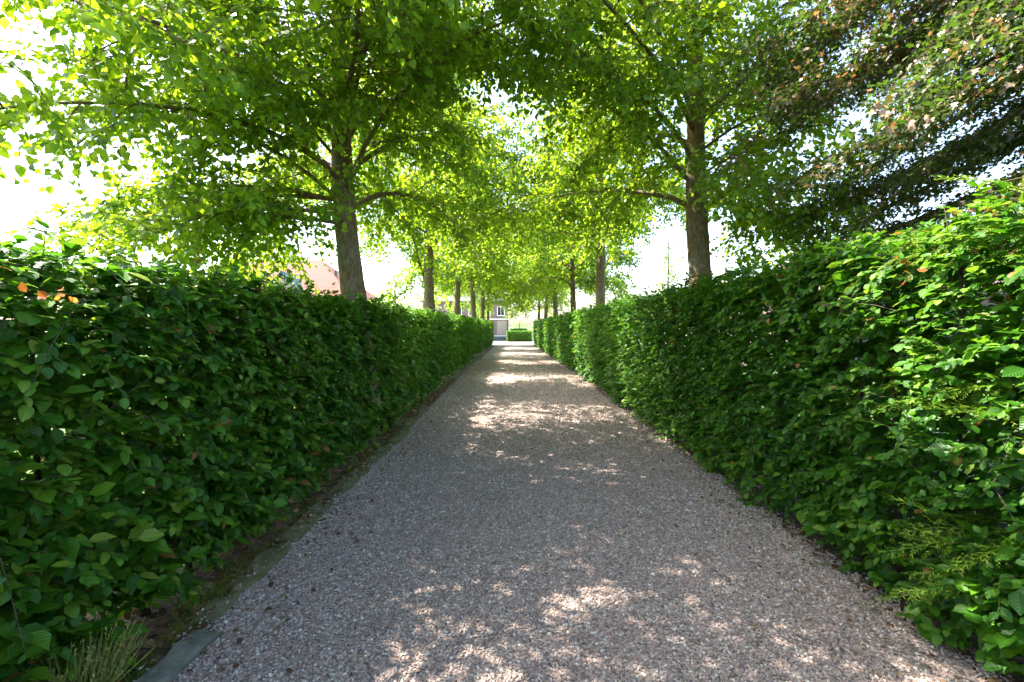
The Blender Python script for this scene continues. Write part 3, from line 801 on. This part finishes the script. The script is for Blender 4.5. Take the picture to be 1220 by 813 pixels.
def hip_roof(x0, x1, y0, y1, ze, zr, hip0, hip1, oh=.25, th=.12):
    """ridge along x; hip lengths at each end"""
    mb = MB(); ym = (y0+y1)/2
    a, b, c, d = (x0-oh, y0-oh), (x1+oh, y0-oh), (x1+oh, y1+oh), (x0-oh, y1+oh)
    for dz in (0, -th):
        pass
    V = [(*a, ze), (*b, ze), (*c, ze), (*d, ze), (x0+hip0, ym, zr), (x1-hip1, ym, zr),
         (*a, ze-th), (*b, ze-th), (*c, ze-th), (*d, ze-th)]
    mb.add(V, [(0,1,5,4), (1,2,5), (2,3,4,5), (3,0,4), (0,6,7,1), (1,7,8,2), (2,8,9,3), (3,9,6,0), (6,9,8,7)])
    return mb
def win(parent, x, y, z, w_, h_, facing='y'):
    f = MB(); t = .07
    for a, b in (((-w_/2, 0, -h_/2), (w_/2, .08, -h_/2+t)), ((-w_/2, 0, h_/2-t), (w_/2, .08, h_/2)), ((-w_/2, 0, -h_/2+t), (-w_/2+t, .08, h_/2-t)), ((w_/2-t, 0, -h_/2+t), (w_/2, .08, h_/2-t)), ((-t/3, .01, -h_/2+t), (t/3, .07, h_/2-t))):
        f.box(a, b)
    o = f.build('window', M['white'], parent, loc=(x, y, z))
    g = MB(); g.box((-w_/2+.03, .035, -h_/2+.03), (w_/2-.03, .06, h_/2-.03)); g.build('pane', M['glass'], o)
    return o

# left house
h1 = thing('tiled_house', 'house with steep orange tiled hip roof behind the left hedge beside the nearest left trunk', 'house', (-15.2, 33, 0))
mb = MB(); mb.box((-6, -4, 0), (5.2, 4, 3.2)); mb.build('wall', M['brick'], h1)
rf = hip_roof(-6, 5.2, -4, 4, 3.2, 6.15, 2.0, 3.3).build('roof', M['roof_orange'], h1)
mb = MB(); mb.tube([(1.9, 0, 6.1), (1.9, 0, 6.65)], [.06, .03], 8); mb.build('finial', M['lead'], rf)
for vx, vz in ((3.35, 4.95), (4.45, 4.05)):
    mb = MB(); yy = -4 + (vz-3.2)/(2.95)*4.0 + .35; mb.box((vx-.05, yy-.12, vz-.1), (vx+.05, yy+.12, vz+.32)); mb.build('vent', M['lead'], rf)
# dormer with teal barge boards
dm = MB(); dm.add([(-.9, -3.9, 3.1), (.9, -3.9, 3.1), (.9, -3.9, 4.0), (0, -3.9, 4.9), (-.9, -3.9, 4.0), (-.9, -1.5, 3.1), (.9, -1.5, 3.1), (.9, -1.5, 4.0), (0, -1.5, 4.9), (-.9, -1.5, 4.0)],
    [(0,1,2,3,4), (1,6,7,2), (0,4,9,5), (2,7,8,3), (3,8,9,4), (5,9,8,7,6)])
dd = dm.build('dormer', M['tan'], h1); dd.location = (1.0, 0, -.15)
mb = MB()
for s in (-1, 1):
    a = np.array([s*1.1, -4.05, 3.78]); b = np.array([0, -4.05, 4.93])
    nrm = np.array([0, 0, .16])
    mb.add([a, b, b+nrm, a+nrm, a+[0,2.4,0], b+[0,2.4,0], b+nrm+[0,2.4,0], a+nrm+[0,2.4,0]], [(0,1,2,3), (7,6,5,4), (0,4,5,1), (3,2,6,7), (0,3,7,4), (1,5,6,2)])
mb.build('barge_board', M['teal'], dd)
win(h1, 2.5, -4.07, 1.5, 1.2, 1.3)
h1b = thing('outbuilding', 'smaller reddish tiled roof left of the orange roof, mostly hidden by leaves', 'building', (-17.0, 30, 0))
mb = MB(); mb.box((-2.6, -2.2, 0), (2.2, 2.2, 3.2)); mb.build('wall', M['brick'], h1b)
hip_roof(-2.6, 2.2, -2.2, 2.2, 3.2, 5.35, 1.6, 1.2).build('roof', M['roof_orange'], h1b)
# right house
h2 = thing('pale_roofed_house', 'house with pale pinkish tiled roof sloping up to the right behind the right hedge', 'house', (14, 18, 0))
mb = MB(); mb.box((-5, -3, 0), (5, 3, 2.7)); mb.build('wall', M['brick'], h2)
r2 = hip_roof(-5, 5, -3, 3, 2.7, 5.3, 4.2, 3).build('roof', M['roof_pink'], h2)
mb = MB(); mb.tube([(-3.55, -2.2, 2.9), (-3.55, -2.2, 4.5)], .035, 8); mb.box((-3.62, -2.27, 4.5), (-3.48, -2.13, 4.56)); mb.build('vent_pipe', M['lead'], r2)
# far brick house
h3 = thing('brick_house', 'purplish brick house with white bands and grey braced door at the path\'s far end', 'house', (-.42, 49.5, 0))
mb = MB(); mb.box((-9, 0, .55), (0, 7, 2.2)); mb.box((-9, .02, 2.3), (-.02, 6.98, 4.2)); mb.build('wall', M['brick'], h3)
mb = MB(); mb.box((-9, -.01, 0), (.01, 7.01, .45)); mb.build('plinth', M['slate'], h3)
mb = MB(); mb.box((-9.02, -.03, .45), (.03, 7.02, .55)); mb.box((-9.04, -.12, 2.2), (.12, 7.1, 2.32)); mb.build('white_band', M['white'], h3)
hip_roof(-9, 0, 0, 7, 4.2, 7.5, 3, 3).build('roof', M['slate'], h3)
for k in range(4): win(h3, -.75 - k*1.5, -.08, 3.1, .8, 1.0)
dr = MB(); dr.box((-1.15, -.05, .56), (-.15, -.01, 2.1)); dr = dr.build('door', M['wood'], h3)
mb = MB()
mb.add([(-1.1,-.08,.65),(-1.0,-.08,.6),(-.2,-.08,2.0),(-.3,-.08,2.05),(-1.1,-.052,.65),(-1.0,-.052,.6),(-.2,-.052,2.0),(-.3,-.052,2.05)], [(0,1,2,3),(4,7,6,5),(0,4,5,1),(1,5,6,2),(2,6,7,3),(3,7,4,0)])
mb.build('brace', M['wood'], dr)

# ------------------------------------------------------------------ left verge: edging, litter, moss, heather
rng = np.random.default_rng(8)
y = 1.75; k = 0
while y < 9:
    ln = .62 if k == 0 else rng.uniform(.85, 1.0)
    mb = MB()
    n = 9; V = []; 
    wv = .085 if k else .07
    for i in range(n + 1):
        f = i / n
        hz = .045 + .006 * rng.normal() - (.0 if 0 < i < n else .012)
        for (dx, dz) in ((-wv, -.04), (-wv*.95, hz - .008), (-wv*.6, hz), (wv*.6, hz), (wv*.95, hz - .01), (wv, -.04)):
            V.append((dx + rng.normal(0, .004), (f - .5) * ln * .985, dz + (rng.normal(0, .002) if dz > 0 else 0)))
    F = [(i*6+j, i*6+j+1, (i+1)*6+j+1, (i+1)*6+j) for i in range(n) for j in range(5)] + [tuple(range(6))[::-1], tuple(n*6 + j for j in range(6))]
    mb.add(V, [f[::-1] for f in F])
    lab = 'clean grey stone edging slab at the bottom left, beside the heather tuft' if k == 0 else [
        'mossy edging slab directly behind the clean grey one', 'edging slab half buried under leaf litter below the gap in the left hedge', 'olive mossy edging slab beyond the gap in the left hedge',
        'edging slab nearing the base of the nearest left trunk', 'edging slab beside the base of the nearest left trunk', 'edging slab just past the nearest left trunk',
        'farther edging slab past the nearest left trunk', 'farthest edging slab left of the path'][min(k-1, 7)]
    o = mb.build('edging_stone', M['slab'] if k == 0 else M['mossy_slab'], loc=(-1.57 - (.07 if k else .0) + rng.normal(0, .01), y + ln/2, -.012 if k else .004))
    o.rotation_euler = (rng.normal(0, .01), rng.normal(.03, .03), rng.normal(0, .02) + (-.05 if k == 0 else 0))
    tag(o, lab, 'edging stone', 'stone slabs edging the left side of the path')
    y += ln + .02; k += 1

def scatter(name, n, fx, y0, y1, z0, z1, size, kind, mat, seed, label, cat, upv=.15, width=1, normal_up=1.0):
    r = np.random.default_rng(seed)
    y = y0 + (y1 - y0) * r.random(n) ** 1.3
    x = fx(y, r)
    P = np.stack([x, y, r.uniform(z0, z1, n)], -1)
    D = r.normal(0, 1, (n, 3)); D[:, 2] = upv + .2 * r.normal(0, 1, n)
    N = UP * normal_up + r.normal(0, .45, (n, 3))
    me = leaves_mesh(name, P, D, N, size * r.uniform(.6, 1.3, n), kind, r, None, width)
    return tag(obj(name, me, mat), label, cat, None, 'stuff')
scatter('leaf_litter', 1500, lambda y, r: -1.62 - np.abs(r.normal(.08, .28, len(y))), 1.3, 14, .012, .035, .055, 'ovate', M['dead_leaf'], 1, 'dry brown fallen leaves on the soil under the left hedge', 'leaf litter')
scatter('leaf_litter', 900, lambda y, r: 2.08 + np.abs(r.normal(0, .25, len(y))), 1.3, 14, .012, .035, .045, 'ovate', M['dead_leaf'], 2, 'dry fallen leaves on the soil under the right hedge', 'leaf litter')
scatter('fallen_leaves', 900, lambda y, r: np.where(r.random(len(y)) < .5, -1.5 + np.abs(r.normal(0, .25, len(y))), 2.0 - np.abs(r.normal(0, .35, len(y)))), 1.8, 20, .03, .04, .03, 'ovate', M['dead_leaf'], 3, 'small dry leaf bits scattered along both edges of the gravel', 'leaf litter')

def tufts(name, centers, per, rad_, h, mat, seed, label, cat, width=1.0, lean=.5):
    r = np.random.default_rng(seed); P_, D_, S_ = [], [], []
    for c in centers:
        n = per
        off = r.normal(0, rad_, (n, 2))
        P_.append(np.stack([c[0] + off[:, 0], c[1] + off[:, 1], np.full(n, .004 + (c[2] if len(c) > 2 else 0))], -1))
        d = np.stack([off[:, 0]/rad_*lean*.5 + r.normal(0, lean*.5, n), off[:, 1]/rad_*lean*.5 + r.normal(0, lean*.5, n), np.ones(n)], -1)
        D_.append(d); S_.append(h * r.uniform(.45, 1.15, n))
    P = np.concatenate(P_); D = np.concatenate(D_); S = np.concatenate(S_)
    N = np.cross(D, r.normal(0, 1, D.shape))
    me = leaves_mesh(name, P, D, N, S, 'blade', r, None, width)
    return tag(obj(name, me, mat), label, cat, None, 'stuff')
r = np.random.default_rng(14)
tufts('moss', [(-1.70 - abs(r.normal(0, .06)), yy, .02) for yy in np.concatenate([np.linspace(2.25, 3.3, 24), r.uniform(3.3, 7, 22)])], 90, .035, .035, M['moss'], 4, 'olive green moss and stubby grass creeping along the left edging', 'moss', 1.6, 1.2)
tufts('grass', [(-1.72, 2.55), (-1.76, 2.7), (-1.80, 2.62), (-1.70, 2.85), (-1.75, 2.1), (-1.66, 2.05), (-1.72, 1.95)], 60, .035, .085, M['grass'], 5, 'short green grass growing by the edging slabs under the left hedge', 'grass', 1.1, 1.3)
tufts('grass', [(1.98, 3.3), (2.02, 3.05), (1.93, 4.0), (2.0, 2.6), (2.03, 3.7), (1.86, 3.5)], 26, .03, .05, M['grass'], 6, 'small green weeds sprouting in the gravel below the right hedge', 'weed', 2.4, 1.3)
tufts('grass', [(r.uniform(-14, -2.9), r.uniform(1, 12)) for _ in range(500)], 34, .12, .12, M['grass'], 7, 'lawn grass behind the left hedge, seen through its gaps', 'grass', 1.3, .8)
# a single long grass stalk
mb = MB(); mb.tube([(-1.68, 3.35, 0), (-1.665, 3.36, .12), (-1.64, 3.37, .24), (-1.63, 3.36, .33)], [.003, .0025, .002, .001], 4)
o = mb.build('grass_stalk', M['grass']); tag(o, 'single long grass stalk rising from the soil below the left hedge', 'grass stalk')

# heather tuft at bottom left
def heather():
    r = np.random.default_rng(31)
    root = thing('heather', 'dry straw coloured heather tuft at the bottom left corner under the hedge', 'plant', (-1.80, 1.93, 0))
    P_, D_, S_ = [], [], []
    mb = MB()
    for i in range(420):
        az = r.uniform(0, 6.28); q = r.random() ** .5; b = np.array([math.cos(az)*q*.10 - .06*q, math.sin(az)*q*.09, 0])
        d = np.array([math.cos(az)*.6*q + .15 + r.normal(0, .16), math.sin(az)*.5*q + r.normal(0, .16), 1]); l = r.uniform(.16, .33)
        P = curve(b, d, l, 5, r, (0, 0, .3), .08)
        mb.tube(P, [.0026]*5 + [.0012], 3, False)
        for k in range(15):
            f = r.uniform(.25, 1); x = f*5; j = min(int(x), 4); p = P[j] + (P[j+1]-P[j])*(x-j)
            P_.append(p); D_.append(np.array([r.normal(0, .6), r.normal(0, .6), 1.0])); S_.append(r.uniform(.009, .018))
    mb.build('stems', M['heather'], root)
    P = np.array(P_); D = np.array(D_)
    obj('foliage', leaves_mesh('foliage', P, D, np.cross(D, r.normal(0, 1, D.shape)), np.array(S_), 'scale', r, None, .6), M['heather'], root)
heather()

# conifer growing through the right hedge at the frame edge
def conifer():
    r = np.random.default_rng(55)
    root = thing('conifer', 'bright yellow green conifer sprays poking out of the hedge at the right edge', 'shrub', (2.62, 2.12, 0))
    mb = MB(); mb.tube([(0, 0, -.03), (.02, 0, 1.2), (0, .02, 2.7)], [.03, .022, .008], 8); 
    P_, D_, N_, S_ = [], [], [], []
    # (start offset, direction, length)
    specs = []
    for (z, yy, dx, dz) in [(1.33, .0, -1, .05), (1.40, .14, -1, .0), (1.28, .1, -1, .12), (.72, .02, -1, .05), (.80, .16, -1, -.02), (.66, .12, -1, .1), (.60, -.05, -1, .0), (.86, -.02, -1, .1),
                            (2.12, .1, -1, .05), (2.16, .2, -1, .0), (2.2, .0, -1, .05), (2.05, .2, -1, .05), (2.18, .1, -.9, .1), (2.08, .0, -1, .1), (1.36, -.12, -1, .1), (.56, .1, -1, .05), (.76, .08, -1, .0)]:
        specs.append(((0, 0, z - .1), np.array([dx, yy * 1.3, dz]), r.uniform(.70, .86)))
    for p0, d, l in specs:
        A_ = curve(p0, d, l, 10, r, (0, 0, -.25), .09)
        mb.tube(A_, np.linspace(.006, .0015, 11), 4, False)
        pln = np.array([r.normal(0, .12), r.normal(-.25, .15), 1.0])
        for k in range(30):
            f = .32 + .68 * (k + .5)/30; x = f*10; j = min(int(x), 9); p = A_[j] + (A_[j+1]-A_[j])*(x-j)
            td = A_[j+1]-A_[j]; td /= np.linalg.norm(td); sv_ = np.cross(td, pln); sv_ /= np.linalg.norm(sv_)
            s = 1 if k % 2 else -1
            d2 = td*.95 + sv_*s*.55 + r.normal(0, .2, 3); l2 = (.15*(1 - f)**.7 + .035) * r.uniform(.7, 1.2)
            Q = curve(p, d2, l2, 4, r, (0, 0, -.1), .05)
            nn = max(4, int(l2/.0085))
            for q in range(nn):
                g = (q+.5)/nn; xx = g*4; jj = min(int(xx), 3); pp = Q[jj] + (Q[jj+1]-Q[jj])*(xx-jj)
                t2 = Q[jj+1]-Q[jj]; t2 /= np.linalg.norm(t2); s2 = np.cross(t2, pln); s2 /= np.linalg.norm(s2)
                sg = 1 if q % 2 else -1
                P_.append(pp); D_.append(t2*.95 + s2*sg*.6 + r.normal(0, .22, 3)); N_.append(pln + r.normal(0, .5, 3)); S_.append(.022*(1-.5*g)*r.uniform(.8, 1.2))
    mb.build('stems', M['conifer'], root)
    obj('foliage', leaves_mesh('foliage', np.array(P_), np.array(D_), np.array(N_), np.array(S_), 'scale', r, None, .75), M['conifer'], root)
conifer()
